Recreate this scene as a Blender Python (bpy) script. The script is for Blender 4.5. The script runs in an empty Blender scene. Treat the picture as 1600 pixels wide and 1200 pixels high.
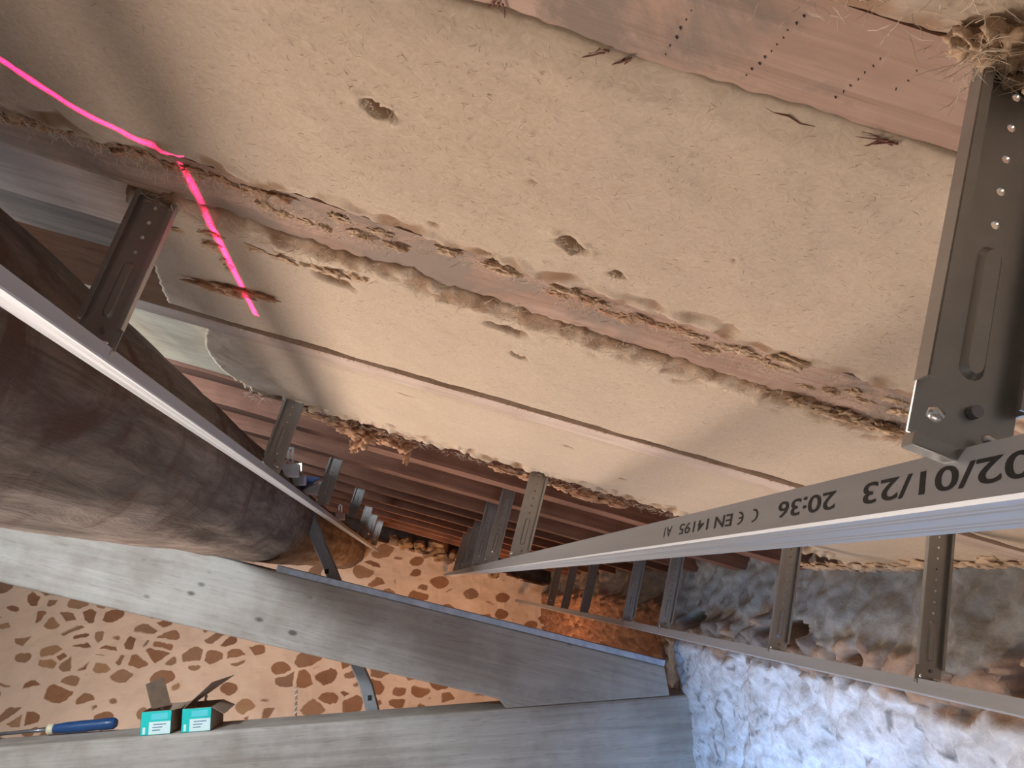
import bpy, bmesh, math, random
import numpy as np
from mathutils import Vector, Matrix, noise

random.seed(7)
S = bpy.context.scene
COL = S.collection

# ------------------------------------------------------------------ camera
PITCH = 0.307                                     # slope of the roof
U = Vector((math.cos(PITCH), 0, -math.sin(PITCH)))   # down the slope
V = Vector((0, 1, 0))                                # along the building, to the gable
N = Vector((math.sin(PITCH), 0, math.cos(PITCH)))    # normal of the roof
ROOF = Matrix((U, V, N)).transposed()

cd = bpy.data.cameras.new('camera')
cam = bpy.data.objects.new('camera', cd); COL.objects.link(cam)
right = Vector((0.990907, -0.124716, -0.050485)); up = Vector((0.016540, -0.259467, 0.965610))
fwd = Vector((0.133526, 0.957665, 0.255045))
mw = Matrix((right, up, -fwd)).transposed().to_4x4()
cam.matrix_world = mw
cd.sensor_fit = 'HORIZONTAL'; cd.sensor_width = 36.0; cd.lens = 36.0 * 1128 / 1600
cd.clip_start = 0.01; cd.clip_end = 100
S.camera = cam

# ------------------------------------------------------------------ world, light, exposure
W = bpy.data.worlds.new('world'); S.world = W; W.use_nodes = True
bg = W.node_tree.nodes['Background']
bg.inputs[0].default_value = (1.0, 0.94, 0.90, 1); bg.inputs[1].default_value = 0.26
S.view_settings.view_transform = 'Standard'; S.view_settings.look = 'None'
S.view_settings.gamma = 1; S.view_settings.use_curve_mapping = False
S.view_settings.exposure = -0.10

def P(u, v, n): return U * u + V * v + N * n

def area(name, loc, target, sx, sy, power, col, spread=180):
    l = bpy.data.lights.new(name, 'AREA'); l.shape = 'RECTANGLE'; l.size = sx; l.size_y = sy
    l.energy = power; l.color = col; l.spread = math.radians(spread)
    o = bpy.data.objects.new(name, l); COL.objects.link(o); o.location = loc
    d = (Vector(target) - Vector(loc)).normalized()
    o.rotation_euler = d.to_track_quat('-Z', 'Y').to_euler(); return o
# daylight from a roof window on the left of the log
area('roof_window_light', (-1.35, 1.30, .62), (0.0, 2.8, -0.46), 0.45, 0.35, 38, (0.82, 0.91, 1.0))
# light that comes up from the lit room below, left of the log
area('room_light', (-1.70, 2.2, -1.15), (0.1, 1.0, 0.3), 0.9, 0.9, 23, (1.0, 0.84, 0.74), 95)
area('room_fill_light', (0.1, 0.8, -1.70), (0.1, 1.2, 0.3), 1.4, 1.4, 5.0, (1.0, 0.84, 0.74), 120)
# blue daylight from a low window, falls on the whitewashed wall
area('window_light', (-0.55, 0.9, -1.40), (1.0, 1.75, -1.10), 0.8, 0.6, 13.5, (0.20, 0.50, 1.0), 62)
# added warm fills without a visible source: gable wall, glow on far rafters
area('far_fill_light', (-1.9, 4.1, -1.45), (-.6, 6.0, -0.3), 0.9, 0.9, 34, (1.0, 0.84, 0.73))
area('far_glow_fill', (0.2, 4.6, -1.0), (0.1, 5.0, 0.4), 0.25, 0.25, 14, (1.0, 0.45, 0.17))

# ------------------------------------------------------------------ node helpers
def new_mat(name):
    m = bpy.data.materials.new(name); m.use_nodes = True
    nt = m.node_tree; b = nt.nodes['Principled BSDF']
    return m, nt, b
def nd(nt, t, **kw):
    n = nt.nodes.new(t)
    for k, v in kw.items():
        if k in n.inputs.keys(): n.inputs[k].default_value = v
        else: setattr(n, k, v)
    return n
def coords(nt, scale=(1, 1, 1), rot=(0, 0, 0), kind='Object'):
    tc = nt.nodes.new('ShaderNodeTexCoord'); mp = nt.nodes.new('ShaderNodeMapping')
    mp.inputs['Scale'].default_value = scale; mp.inputs['Rotation'].default_value = rot
    nt.links.new(tc.outputs[kind], mp.inputs[0]); return mp.outputs[0]
def noise_fac(nt, vec, scale, detail=4, rough=.55, dist=0.):
    n = nd(nt, 'ShaderNodeTexNoise', Scale=scale, Detail=detail, Roughness=rough, Distortion=dist)
    nt.links.new(vec, n.inputs['Vector']); return n.outputs[0]
def ramp(nt, fac, stops):
    r = nt.nodes.new('ShaderNodeValToRGB'); e = r.color_ramp.elements
    while len(e) < len(stops): e.new(.5)
    for i, (p, c) in enumerate(stops): e[i].position = p; e[i].color = (*c, 1)
    nt.links.new(fac, r.inputs[0]); return r.outputs[0]
def mix(nt, fac, a, b, mode='MIX'):
    m = nt.nodes.new('ShaderNodeMix'); m.data_type = 'RGBA'; m.blend_type = mode
    for s, v in ((m.inputs[0], fac), (m.inputs[6], a), (m.inputs[7], b)):
        if isinstance(v, (int, float)): s.default_value = v
        elif isinstance(v, tuple): s.default_value = (*v, 1)
        else: nt.links.new(v, s)
    return m.outputs[2]
def bump(nt, b, h, strength=.4, dist=.01):
    n = nd(nt, 'ShaderNodeBump', Strength=strength, Distance=dist)
    nt.links.new(h, n.inputs['Height']); nt.links.new(n.outputs[0], b.inputs['Normal'])

def wood(name, c1, c2, c3, rough=.8, grain=1.0, stain=None, kind='Object'):
    """sawn timber; grain runs along local x"""
    m, nt, b = new_mat(name)
    v = coords(nt, (2.2 * grain, 40, 40), kind=kind)
    g = noise_fac(nt, v, 1.0, 6, .65, .6)
    c = ramp(nt, g, [(.28, c1), (.5, c2), (.74, c3)])
    v2 = coords(nt, (1, 1, 1), kind=kind)
    big = noise_fac(nt, v2, 5.0, 4, .6)
    c = mix(nt, ramp(nt, big, [(.42, (0, 0, 0)), (.62, (1, 1, 1))]), c, mix(nt, 1.0, c, (.78, .74, .72), 'MULTIPLY'))
    fine = noise_fac(nt, coords(nt, (14, 160, 160), kind=kind), 1.0, 3, .6)
    c = mix(nt, ramp(nt, fine, [(.56, (0, 0, 0)), (.72, (.5, .5, .5))]), c, mix(nt, 1.0, c, (.6, .55, .52), 'MULTIPLY'))
    if stain:
        s = noise_fac(nt, v2, 11.0, 7, .7, .5)
        s2 = noise_fac(nt, v2, 3.1, 2, .5)
        mu = nt.nodes.new('ShaderNodeMath'); mu.operation = 'MULTIPLY'
        nt.links.new(s, mu.inputs[0]); nt.links.new(s2, mu.inputs[1])
        c = mix(nt, ramp(nt, mu.outputs[0], [(.27, (0, 0, 0)), (.33, (1, 1, 1))]), c, stain)
    nt.links.new(c, b.inputs['Base Color']); b.inputs['Roughness'].default_value = rough
    bump(nt, b, g, .35, .003); return m

def plain(name, col, rough=.6, metal=0., nscale=30, amt=.12, bmp=0.15):
    m, nt, b = new_mat(name)
    v = coords(nt); f = noise_fac(nt, v, nscale, 4, .6)
    d = tuple(x * (1 - amt * 2) for x in col); l = tuple(min(1, x * (1 + amt)) for x in col)
    c = ramp(nt, f, [(.3, d), (.7, l)]); nt.links.new(c, b.inputs['Base Color'])
    b.inputs['Roughness'].default_value = rough; b.inputs['Metallic'].default_value = metal
    bump(nt, b, f, bmp, .002); return m

# timber
M_NEAR = wood('pinkish_rafter_wood', (.30, .185, .13), (.47, .31, .23), (.58, .42, .33), stain=(.27, .20, .155))
M_RAFT = wood('red_brown_rafter_wood', (.17, .075, .045), (.24, .11, .068), (.33, .17, .11))
M_FLUSH = wood('pale_flush_rafter_wood', (.50, .37, .29), (.62, .49, .40), (.70, .57, .48))
M_PALE = wood('pale_plank_wood', (.70, .60, .42), (.82, .73, .55), (.90, .83, .68))
M_PINK = wood('pink_board_wood', (.52, .37, .29), (.64, .48, .39), (.72, .57, .48), stain=(.42, .30, .24))
M_DARKW = wood('dark_board_wood', (.17, .12, .09), (.26, .19, .145), (.34, .26, .20))
M_DECK = wood('roof_board_wood', (.22, .10, .06), (.33, .17, .105), (.42, .24, .16))
M_TRUSS = wood('grey_planed_timber', (.36, .33, .29), (.43, .40, .355), (.50, .465, .42), grain=.7)
M_TIE = wood('grey_tie_beam_timber', (.36, .33, .29), (.46, .43, .385), (.56, .53, .48), grain=.7)

def knots(m, col=(.12, .10, .085)):
    nt = m.node_tree; b = nt.nodes['Principled BSDF']
    src = b.inputs['Base Color'].links[0].from_socket
    v = coords(nt, (6.0, 0, 11.0))
    vo = nd(nt, 'ShaderNodeTexVoronoi', Scale=1.0, Randomness=1.0); nt.links.new(v, vo.inputs['Vector'])
    r = ramp(nt, vo.outputs['Distance'], [(.07, (1, 1, 1)), (.13, (0, 0, 0))])
    c = mix(nt, r, src, col); nt.links.new(c, b.inputs['Base Color'])
knots(M_TRUSS); 

# log
def log_mat():
    m, nt, b = new_mat('old_log_wood')
    v = coords(nt, (26, 3.5, 26)); g = noise_fac(nt, v, 1.0, 9, .75, .5)
    c = ramp(nt, g, [(.30, (.06, .042, .03)), (.47, (.15, .112, .085)), (.6, (.23, .178, .14)), (.78, (.36, .29, .24))])
    v2 = coords(nt); k = noise_fac(nt, v2, 6, 5, .65, 1.0)
    c = mix(nt, ramp(nt, k, [(.5, (0, 0, 0)), (.66, (1, 1, 1))]), c, (.10, .052, .034))
    nt.links.new(c, b.inputs['Base Color']); b.inputs['Roughness'].default_value = .85
    bump(nt, b, g, .8, .012); return m
M_LOG = log_mat()

def insul_mat(name, c1, c2, c3):
    m, nt, b = new_mat(name)
    v = coords(nt, (90, 90, 90)); f = noise_fac(nt, v, 1.0, 5, .7, 2.5)
    vb = coords(nt, (55, 190, 90)); f3 = noise_fac(nt, vb, 1.0, 4, .7, 3.0)
    v2 = coords(nt); f2 = noise_fac(nt, v2, 7, 4, .6)
    c = ramp(nt, f, [(.30, c1), (.5, c2), (.72, c3)])
    c = mix(nt, ramp(nt, f3, [(.62, (0, 0, 0)), (.74, (.45, .45, .45))]), c, tuple(x * .5 for x in c1))
    c = mix(nt, ramp(nt, f2, [(.35, (0, 0, 0)), (.7, (.35, .35, .35))]), c, mix(nt, 1.0, c, (.86, .85, .9), 'MULTIPLY'))
    # attribute: 1 where fibres have been torn out (darker inner fibre)
    at = nt.nodes.new('ShaderNodeAttribute'); at.attribute_name = 'torn'
    c = mix(nt, at.outputs['Fac'], c, (.27, .15, .08))
    nt.links.new(c, b.inputs['Base Color']); b.inputs['Roughness'].default_value = .95
    bump(nt, b, f, .3, .002); return m
M_INS = insul_mat('wood_fibre_insulation', (.48, .368, .262), (.55, .43, .312), (.615, .49, .365))
M_TUFT = insul_mat('torn_fibre', (.46, .30, .18), (.60, .42, .27), (.70, .52, .36))
M_STRAND = plain('loose_fibre', (.74, .62, .47), .8)
M_STRAND_D = plain('dark_loose_fibre', (.34, .22, .13), .8)
M_REDCLUMP = insul_mat('rust_brown_fibre', (.36, .18, .10), (.52, .29, .17), (.62, .38, .24))

def galv(name, base, rough=.38, metal=.7):
    m, nt, b = new_mat(name)
    v = coords(nt, (60, 3, 60)); f = noise_fac(nt, v, 1.0, 4, .6)
    c = ramp(nt, f, [(.3, tuple(x * .86 for x in base)), (.7, base)])
    nt.links.new(c, b.inputs['Base Color'])
    b.inputs['Metallic'].default_value = metal; b.inputs['Roughness'].default_value = rough
    bump(nt, b, f, .12, .001); return m
M_RAIL = galv('galvanised_rail_steel', (.42, .44, .465), .5, .55)
M_HANG = galv('galvanised_hanger_steel', (.44, .435, .42), .36)
M_CLIP = galv('bright_zinc', (.85, .87, .9), .18)
M_INK = plain('black_ink', (.012, .012, .012), .7)

def gable_mat():
    m, nt, b = new_mat('pointed_rubble_wall')
    tc = nt.nodes.new('ShaderNodeTexCoord')
    no = nd(nt, 'ShaderNodeTexNoise', Scale=5.0, Detail=4.0, Roughness=.6); nt.links.new(tc.outputs['Object'], no.inputs['Vector'])
    mm = nt.nodes.new('ShaderNodeMix'); mm.data_type = 'VECTOR'; mm.inputs[0].default_value = .07
    nt.links.new(tc.outputs['Object'], mm.inputs[4]); nt.links.new(no.outputs['Color'], mm.inputs[5])
    mp = nt.nodes.new('ShaderNodeMapping'); mp.inputs['Scale'].default_value = (6.2, 0.0, 9.6)
    nt.links.new(mm.outputs[1], mp.inputs[0])
    ve = nd(nt, 'ShaderNodeTexVoronoi', feature='DISTANCE_TO_EDGE', Scale=1.0, Randomness=.95)
    vc = nd(nt, 'ShaderNodeTexVoronoi', feature='F1', Scale=1.0, Randomness=.95)
    nt.links.new(mp.outputs[0], ve.inputs['Vector']); nt.links.new(mp.outputs[0], vc.inputs['Vector'])
    sp = nt.nodes.new('ShaderNodeSeparateColor'); nt.links.new(vc.outputs['Color'], sp.inputs[0])
    # size differs from stone to stone so that the joints are wide and uneven
    def ma(op, x, y):
        m_ = nt.nodes.new('ShaderNodeMath'); m_.operation = op
        for k, q in enumerate((x, y)):
            if isinstance(q, (int, float)): m_.inputs[k].default_value = q
            else: nt.links.new(q, m_.inputs[k])
        return m_.outputs[0]
    e_ = ma('SUBTRACT', ve.outputs['Distance'], ma('ADD', .05, ma('MULTIPLY', sp.outputs[1], .12)))
    r_ = ma('SUBTRACT', ma('ADD', .36, ma('MULTIPLY', sp.outputs[2], .30)), vc.outputs['Distance'])
    fac = ramp(nt, ma('MINIMUM', e_, r_), [(0.0, (0, 0, 0)), (.035, (1, 1, 1))])
    stone = ramp(nt, sp.outputs[0], [(0, (.25, .135, .085)), (.35, (.36, .20, .115)), (.65, (.31, .205, .145)), (1, (.45, .29, .175))])
    nf = noise_fac(nt, tc.outputs['Object'], 14, 5, .6)
    stone = mix(nt, nf, stone, mix(nt, 1.0, stone, (.7, .66, .62), 'MULTIPLY'))
    mort = ramp(nt, noise_fac(nt, tc.outputs['Object'], 3, 3, .5), [(.3, (.66, .54, .45)), (.7, (.74, .62, .52))])
    c = mix(nt, fac, mort, stone)
    # unpointed grey masonry above the wall head
    sx = nt.nodes.new('ShaderNodeAttribute'); sx.attribute_name = 'raw'
    c = mix(nt, sx.outputs['Fac'], c, ramp(nt, nf, [(.3, (.09, .075, .06)), (.7, (.19, .16, .13))]))
    nt.links.new(c, b.inputs['Base Color']); b.inputs['Roughness'].default_value = .95
    bump(nt, b, fac, -.5, .01); return m
M_GABLE = gable_mat()

def attr_mat(name, rough=.95, nscale=60, bs=.6):
    m, nt, b = new_mat(name)
    at = nt.nodes.new('ShaderNodeAttribute'); at.attribute_name = 'Col'
    v = coords(nt); f = noise_fac(nt, v, nscale, 6, .65)
    c = mix(nt, 1.0, at.outputs['Color'], ramp(nt, f, [(.25, (.72, .72, .72)), (.75, (1.08, 1.08, 1.08))]), 'MULTIPLY')
    nt.links.new(c, b.inputs['Base Color']); b.inputs['Roughness'].default_value = rough
    bump(nt, b, f, bs, .006); return m
M_WALL = attr_mat('old_masonry')
M_ROCK = plain('rubble_stone', (.42, .28, .16), .9, nscale=12, amt=.25, bmp=.6)
M_ROCK2 = plain('grey_rubble_stone', (.30, .21, .15), .9, nscale=12, amt=.25, bmp=.6)
M_FLOOR = plain('screed_floor', (.50, .41, .32), .9, nscale=3, amt=.1)
M_CARD = plain('cardboard', (.36, .27, .20), .85)
M_CARDIN = plain('dark_cardboard_inside', (.24, .17, .12), .9)
M_TEAL = plain('teal_label_paper', (.01, .62, .57), .5, amt=.03)
M_LWHITE = plain('white_label_paper', (.75, .95, .93), .5, amt=.02)
M_LCYAN = plain('pale_cyan_print', (.12, .68, .74), .5, amt=.02)
M_BLUE = plain('blue_plastic', (.02, .075, .22), .35, amt=.05)
M_NAVY = plain('dark_blue_plastic', (.02, .04, .10), .4, amt=.05)
M_CREAM = plain('cream_ferrule', (.80, .74, .52), .4)
M_STEEL = plain('dark_tool_steel', (.30, .30, .32), .35, .8)
M_COPPER = plain('copper_rod', (.60, .36, .22), .4, .4)
M_WHITEP = plain('white_plastic', (.85, .92, .93), .35)
M_HOLE = plain('painted_hole_dark', (.02, .02, .02), .6)

# ------------------------------------------------------------------ object helpers
def finish(o, label=None, cat=None, group=None, kind=None):
    if label: o['label'] = label
    if cat: o['category'] = cat
    if group: o['group'] = group
    if kind: o['kind'] = kind
    return o
def root(name, loc, label, cat, group=None, rot=None):
    o = bpy.data.objects.new(name, None); COL.objects.link(o); o.empty_display_size = .05
    o.location = loc
    if rot is not None: o.rotation_euler = rot.to_euler()
    return finish(o, label, cat, group)
def mk(name, verts, faces, mat, parent=None, smooth=False, local=False, origin=None, mats=None, midx=None):
    """verts are world points unless local; a child shares its parent's origin"""
    vs = [Vector(v) for v in verts]
    if parent is not None and not local:
        o0 = Vector(parent.location); q = parent.parent
        while q is not None: o0 += Vector(q.location); q = q.parent
        vs = [v - o0 for v in vs]; loc = Vector((0, 0, 0))
    elif parent is not None: loc = Vector((0, 0, 0))
    else:
        if origin is None:
            origin = Vector((sum(v.x for v in vs) / len(vs), sum(v.y for v in vs) / len(vs), sum(v.z for v in vs) / len(vs)))
        loc = Vector(origin); vs = [v - loc for v in vs]
    me = bpy.data.meshes.new(name); me.from_pydata([tuple(v) for v in vs], [], faces); me.update()
    for m in (mats or [mat]): me.materials.append(m)
    if midx: 
        for p, i in zip(me.polygons, midx): p.material_index = i
    if smooth:
        for p in me.polygons: p.use_smooth = True
    o = bpy.data.objects.new(name, me); COL.objects.link(o); o.location = loc
    if parent is not None: o.parent = parent
    return o
def fixn(o):
    bm = bmesh.new(); bm.from_mesh(o.data); bmesh.ops.recalc_face_normals(bm, faces=bm.faces); bm.to_mesh(o.data); bm.free(); return o
def bevel(o, w=.004, seg=2):
    m = o.modifiers.new('bevel', 'BEVEL'); m.width = w; m.segments = seg; m.limit_method = 'ANGLE'; return o
class MB:
    def __init__(s): s.v = []; s.f = []
    def add(s, vs, fs):
        k = len(s.v); s.v += [Vector(v) for v in vs]; s.f += [tuple(i + k for i in f) for f in fs]
    def box(s, a, b, T=None):
        (x0, y0, z0), (x1, y1, z1) = a, b
        vs = [(x, y, z) for x in (x0, x1) for y in (y0, y1) for z in (z0, z1)]
        if T: vs = [T(*q) for q in vs]
        s.add(vs, [(0, 1, 3, 2), (4, 6, 7, 5), (0, 4, 5, 1), (2, 3, 7, 6), (0, 2, 6, 4), (1, 5, 7, 3)])
    def tube(s, pts, rad, k=8, caps=True):
        pts = [Vector(p) for p in pts]; n = len(pts); base = len(s.v)
        for i, p in enumerate(pts):
            t = (pts[min(i + 1, n - 1)] - pts[max(i - 1, 0)]).normalized()
            a = t.cross(Vector((0, 0, 1)));
            if a.length < .05: a = t.cross(Vector((0, 1, 0)))
            a.normalize(); b = t.cross(a); r = rad[i] if isinstance(rad, (list, tuple)) else rad
            for j in range(k):
                th = 2 * math.pi * j / k; s.v.append(p + a * (r * math.cos(th)) + b * (r * math.sin(th)))
        for i in range(n - 1):
            for j in range(k):
                s.f.append((base + i * k + j, base + i * k + (j + 1) % k, base + (i + 1) * k + (j + 1) % k, base + (i + 1) * k + j))
        if caps:
            s.f.append(tuple(base + j for j in reversed(range(k)))); s.f.append(tuple(base + (n - 1) * k + j for j in range(k)))
    def build(s, name, mat, parent=None, **kw):
        return fixn(mk(name, s.v, s.f, mat, parent, **kw))
def fb(x, y, z, s, oct=4): return noise.fractal(Vector((x * s, y * s, z * s)), .8, 2.1, oct)
def smooth(a, b, x): t = max(0, min(1, (x - a) / (b - a))); return t * t * (3 - 2 * t)
def nz(x, y, z, s): return noise.noise(Vector((x * s, y * s, z * s)))

# a timber whose local x is its length: mesh in local roof axes, object rotated
def timber(name, L0, L1, v0, v1, n0, n1, mat, label=None, cat=None, group=None, wav=.004, seed=0, bend=0., kind=None, skew=0.):
    """rafter-like timber running down the slope; local x = u"""
    nu = max(8, int((L1 - L0) / .05)); prof = []
    k = 5
    ring = [(0, 0), (.33, 0), (.66, 0), (1, 0), (1, .5), (1, 1), (0, 1), (0, .5)]
    vs = []; fs = []
    uc, vc, nc = (L0 + L1) / 2, (v0 + v1) / 2, (n0 + n1) / 2
    for i in range(nu + 1):
        u = L0 + (L1 - L0) * i / nu
        b = bend * math.sin(math.pi * (u - L0) / (L1 - L0))
        for (a, c) in ring:
            vv = v0 + (v1 - v0) * a + wav * nz(u, a * 3, c * 3 + seed, 6) + b + skew * u
            nn = n0 + (n1 - n0) * c + wav * .6 * nz(u + 9, a * 3, c * 3 + seed, 8)
            vs.append((u - uc, vv - vc, nn - nc))
    r = len(ring)
    for i in range(nu):
        for j in range(r):
            fs.append((i * r + j, (i + 1) * r + j, (i + 1) * r + (j + 1) % r, i * r + (j + 1) % r))
    fs.append(tuple(range(r))); fs.append(tuple(nu * r + j for j in reversed(range(r))))
    o = mk(name, vs, fs, mat, origin=(0, 0, 0)); fixn(o)
    o.location = P(uc, vc, nc); o.rotation_euler = ROOF.to_euler()
    return finish(o, label, cat, group, kind)

# ------------------------------------------------------------------ roof structure
CN = .300
timber('ceiling', -2.6, 1.35, -.4, 6.2, .455, .48, M_DECK, kind='structure', wav=0)
RAFT = 'rafters across the roof slope'
timber('rafter', -1.6, .62, .262, .332, CN + .004, .45, M_NEAR, 'broad pinkish rafter with dark stains, closest to the camera at the top', 'rafter', RAFT, seed=1)
near = [o for o in COL.objects if o.name.startswith('rafter')][0]
mb = MB()
for (ua, va, ub, vb, k) in ((.055, .272, .052, .325, 9), (.105, .275, .098, .322, 10), (.152, .285, .148, .318, 7), (.175, .270, .171, .30, 5)):
    for i in range(k):
        t = i / (k - 1); u = ua + (ub - ua) * t + random.uniform(-.001, .001); v = va + (vb - va) * t; a = random.uniform(.4, 1.2); L = random.uniform(.0004, .0010)
        w = .00025; c = Vector((u - (-1.6 + .62) / 2, v - (.262 + .332) / 2, CN + .0036 - (CN + .004 + .45) / 2))
        d = Vector((math.cos(a), math.sin(a), 0)); e = Vector((-d.y, d.x, 0)); z = Vector((0, 0, .006))
        q = [c - d * L - e * w, c + d * L - e * w, c + d * L + e * w, c - d * L + e * w]
        mb.add(q + [p + z for p in q], [(3, 2, 1, 0), (4, 5, 6, 7), (0, 1, 5, 4), (1, 2, 6, 5), (2, 3, 7, 6), (3, 0, 4, 7)])
mk_ = mb.build('nail_marks', plain('black_iron', (.05, .035, .03), .8), near, local=True); mk_['kind'] = 'stuff'; mk_['label'] = 'rows of small black marks'
timber('rafter', -1.2, 1.12, .638, .738, CN + .004, .45, M_NEAR, 'rough rafter with torn fibre along both edges, crossed by the pink laser light', 'rafter', RAFT, seed=2, skew=.06)
timber('rafter', -1.6, 1.12, 1.122, 1.180, CN - .004, .45, M_FLUSH, 'narrow pale rafter sunk flush between two smooth insulation panels', 'rafter', RAFT, seed=3, wav=.002)
timber('rafter', -1.9, 1.12, 1.615, 1.69, CN + .006, .45, M_RAFT, 'rafter at the end of the insulation, with clumps of fibre hanging over it', 'rafter', RAFT, seed=4)
far = [1.95, 2.37, 2.79, 3.14, 3.54, 4.02, 4.46, 4.92, 5.36]
ordi = ['first', 'second', 'third', 'fourth', 'fifth', 'sixth', 'seventh', 'eighth', 'ninth']
for i, v0 in enumerate(far):
    timber('rafter', -1.9, 1.14, v0, v0 + (.085 if i < 2 else .06), CN + .004 * (i % 2), .45, M_RAFT,
           'bare reddish brown rafter, %s one beyond the insulation towards the stone gable' % ordi[i], 'rafter', RAFT, seed=10 + i)

# planks left of the insulation panels
timber('plank', -1.3, -.37, .722, .872, .318, .345, M_PINK, 'pinkish plank beside the dark hanger at the left edge', 'plank', seed=30)
timber('plank', -1.3, -.38, .882, 1.00, .325, .35, M_DARKW, 'brown weathered plank above the log at the left edge', 'plank', seed=31)
timber('plank', -1.5, -.33, 1.20, 1.60, .312, .335, M_PALE, 'wide pale yellow plank between the log and the insulation', 'plank', seed=32)

# ------------------------------------------------------------------ insulation panels
def panel(label, uL, uR, v0, v1, n0, craters=(), du=.006, sag=None, seed=0, bulge=.006, rag=(.008, .008), clampv=None):
    """uL, uR functions of t; v0, v1 functions of u; a slab with a soft downward bulge whose torn edges lap onto the rafters"""
    umin, umax = uL(0.5), uR(0.5)
    nu = int((umax - umin) / du); nv = max(8, int((v1(0) - v0(0)) / du))
    rt = root('insulation_panel', P((umin + umax) / 2, (v0(0) + v1(0)) / 2, n0), label, 'insulation panel', None)
    def ragged(u, k):
        return fb(u, k, seed, 14, 5) + .5 * nz(u, k, seed, 90)
    vs = []; torn = []; W1 = nu + 1; uv = []
    for j in range(nv + 1):
        t = j / nv
        for i in range(nu + 1):
            s = i / nu
            a, b = uL(t), uR(t); u = a + (b - a) * s + .004 * nz(t * 3, 0, seed, 9)
            va, vb = v0(u) - rag[0] * (.4 + ragged(u, 1)), v1(u) + rag[1] * (.4 + ragged(u, 2)); v = va + (vb - va) * t
            e0, e1 = (v - va), (vb - v); e = min(e0, e1); rg = rag[0] if e0 < e1 else rag[1]
            lip = max(rg * 2.2, .028); f = min(1, e / lip) if lip > 0 else 1
            lump = (.5 + .8 * fb(u, v, seed + 5, 32, 4)) * (1 - f) * f * 4 * (1 if rg > .004 else 0)
            n = n0 - bulge * f ** .6 - .5 * rg * max(-.4, lump) * 1.0 + .0025 * fb(u, v, seed, 9) + .0004 * nz(u, v, seed, 150)
            if sag: n -= sag(u, v)
            edge = smooth(.18, .55, nz(u, v, seed + 8, 38) * .6 + .5 * (1 - e / (lip * 1.5))) if e < lip * 1.5 and rg > .003 else 0
            tr = edge * .85
            n += .35 * rg * edge * f
            for (cu, cv, ru, rv, ang, dep) in craters:
                x = (u - cu) * math.cos(ang) + (v - cv) * math.sin(ang); y = -(u - cu) * math.sin(ang) + (v - cv) * math.cos(ang)
                d = math.hypot(x / ru, y / rv) * (1 + .4 * nz(u, v, seed + 3, 70))
                if d < 1: n += dep * (1 - d * d) * (1 + .6 * nz(u, v, 5, 150)); tr = max(tr, min(1, (1 - d) * 3.0))
                elif d < 1.9: n -= .13 * dep * (1.9 - d) / .9 * max(0, .3 + 1.6 * nz(u, v, 2, 110))
            vs.append(P(u, v, n)); torn.append(tr); uv.append((u, v, n))
    fs = [(j * W1 + i, j * W1 + i + 1, (j + 1) * W1 + i + 1, (j + 1) * W1 + i) for j in range(nv) for i in range(nu)]
    per = [i for i in range(W1)] + [j * W1 + nu for j in range(1, nv + 1)] + [nv * W1 + i for i in range(nu - 1, -1, -1)] + [j * W1 for j in range(nv - 1, 0, -1)]
    k = len(vs); m = len(per)
    lo, hi = clampv or (v0(0) + .004, v1(0) - .004)
    for dn, w in ((.0015, 0), (.0015, 1), (.10, 1)):
        for q in per:
            u, v, n = uv[q]; v2 = max(lo, min(hi, v)) if w else v
            vs.append(P(u, v2, max(n, n0 - .002) + dn)); torn.append(.6)
    rings = [per] + [list(range(k + m * r, k + m * (r + 1))) for r in range(3)]
    for r in range(3):
        A, B = rings[r], rings[r + 1]
        fs += [(A[a], B[a], B[(a + 1) % m], A[(a + 1) % m]) for a in range(m)]
    fs.append(tuple(reversed(rings[3])))
    o = mk('fibre_slab', vs, fs, M_INS, rt, smooth=True)
    at = o.data.attributes.new('torn', 'FLOAT', 'POINT'); at.data.foreach_set('value', torn)
    return rt

def strands(rt, name, spots, mat, L=(.006, .018), r=.00022, flat=.5):
    """loose fibres: thin bent three-sided hairs"""
    mb = MB()
    for (u, v, n) in spots:
        l = random.uniform(*L); a = random.uniform(0, 2 * math.pi); p = Vector((u, v, n)); pts = [P(*p)]
        d = Vector((math.cos(a), math.sin(a), -random.random() * flat)).normalized()
        for _ in range(3):
            d = (d + Vector((random.uniform(-.6, .6), random.uniform(-.6, .6), random.uniform(-.4, .35)))).normalized()
            p = p + d * (l / 3); pts.append(P(*p))
        mb.tube(pts, [r * random.uniform(.7, 1.3)] * 3 + [r * .3], 3, False)
    return finish(mk(name, mb.v, mb.f, mat, rt), kind='stuff')

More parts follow.
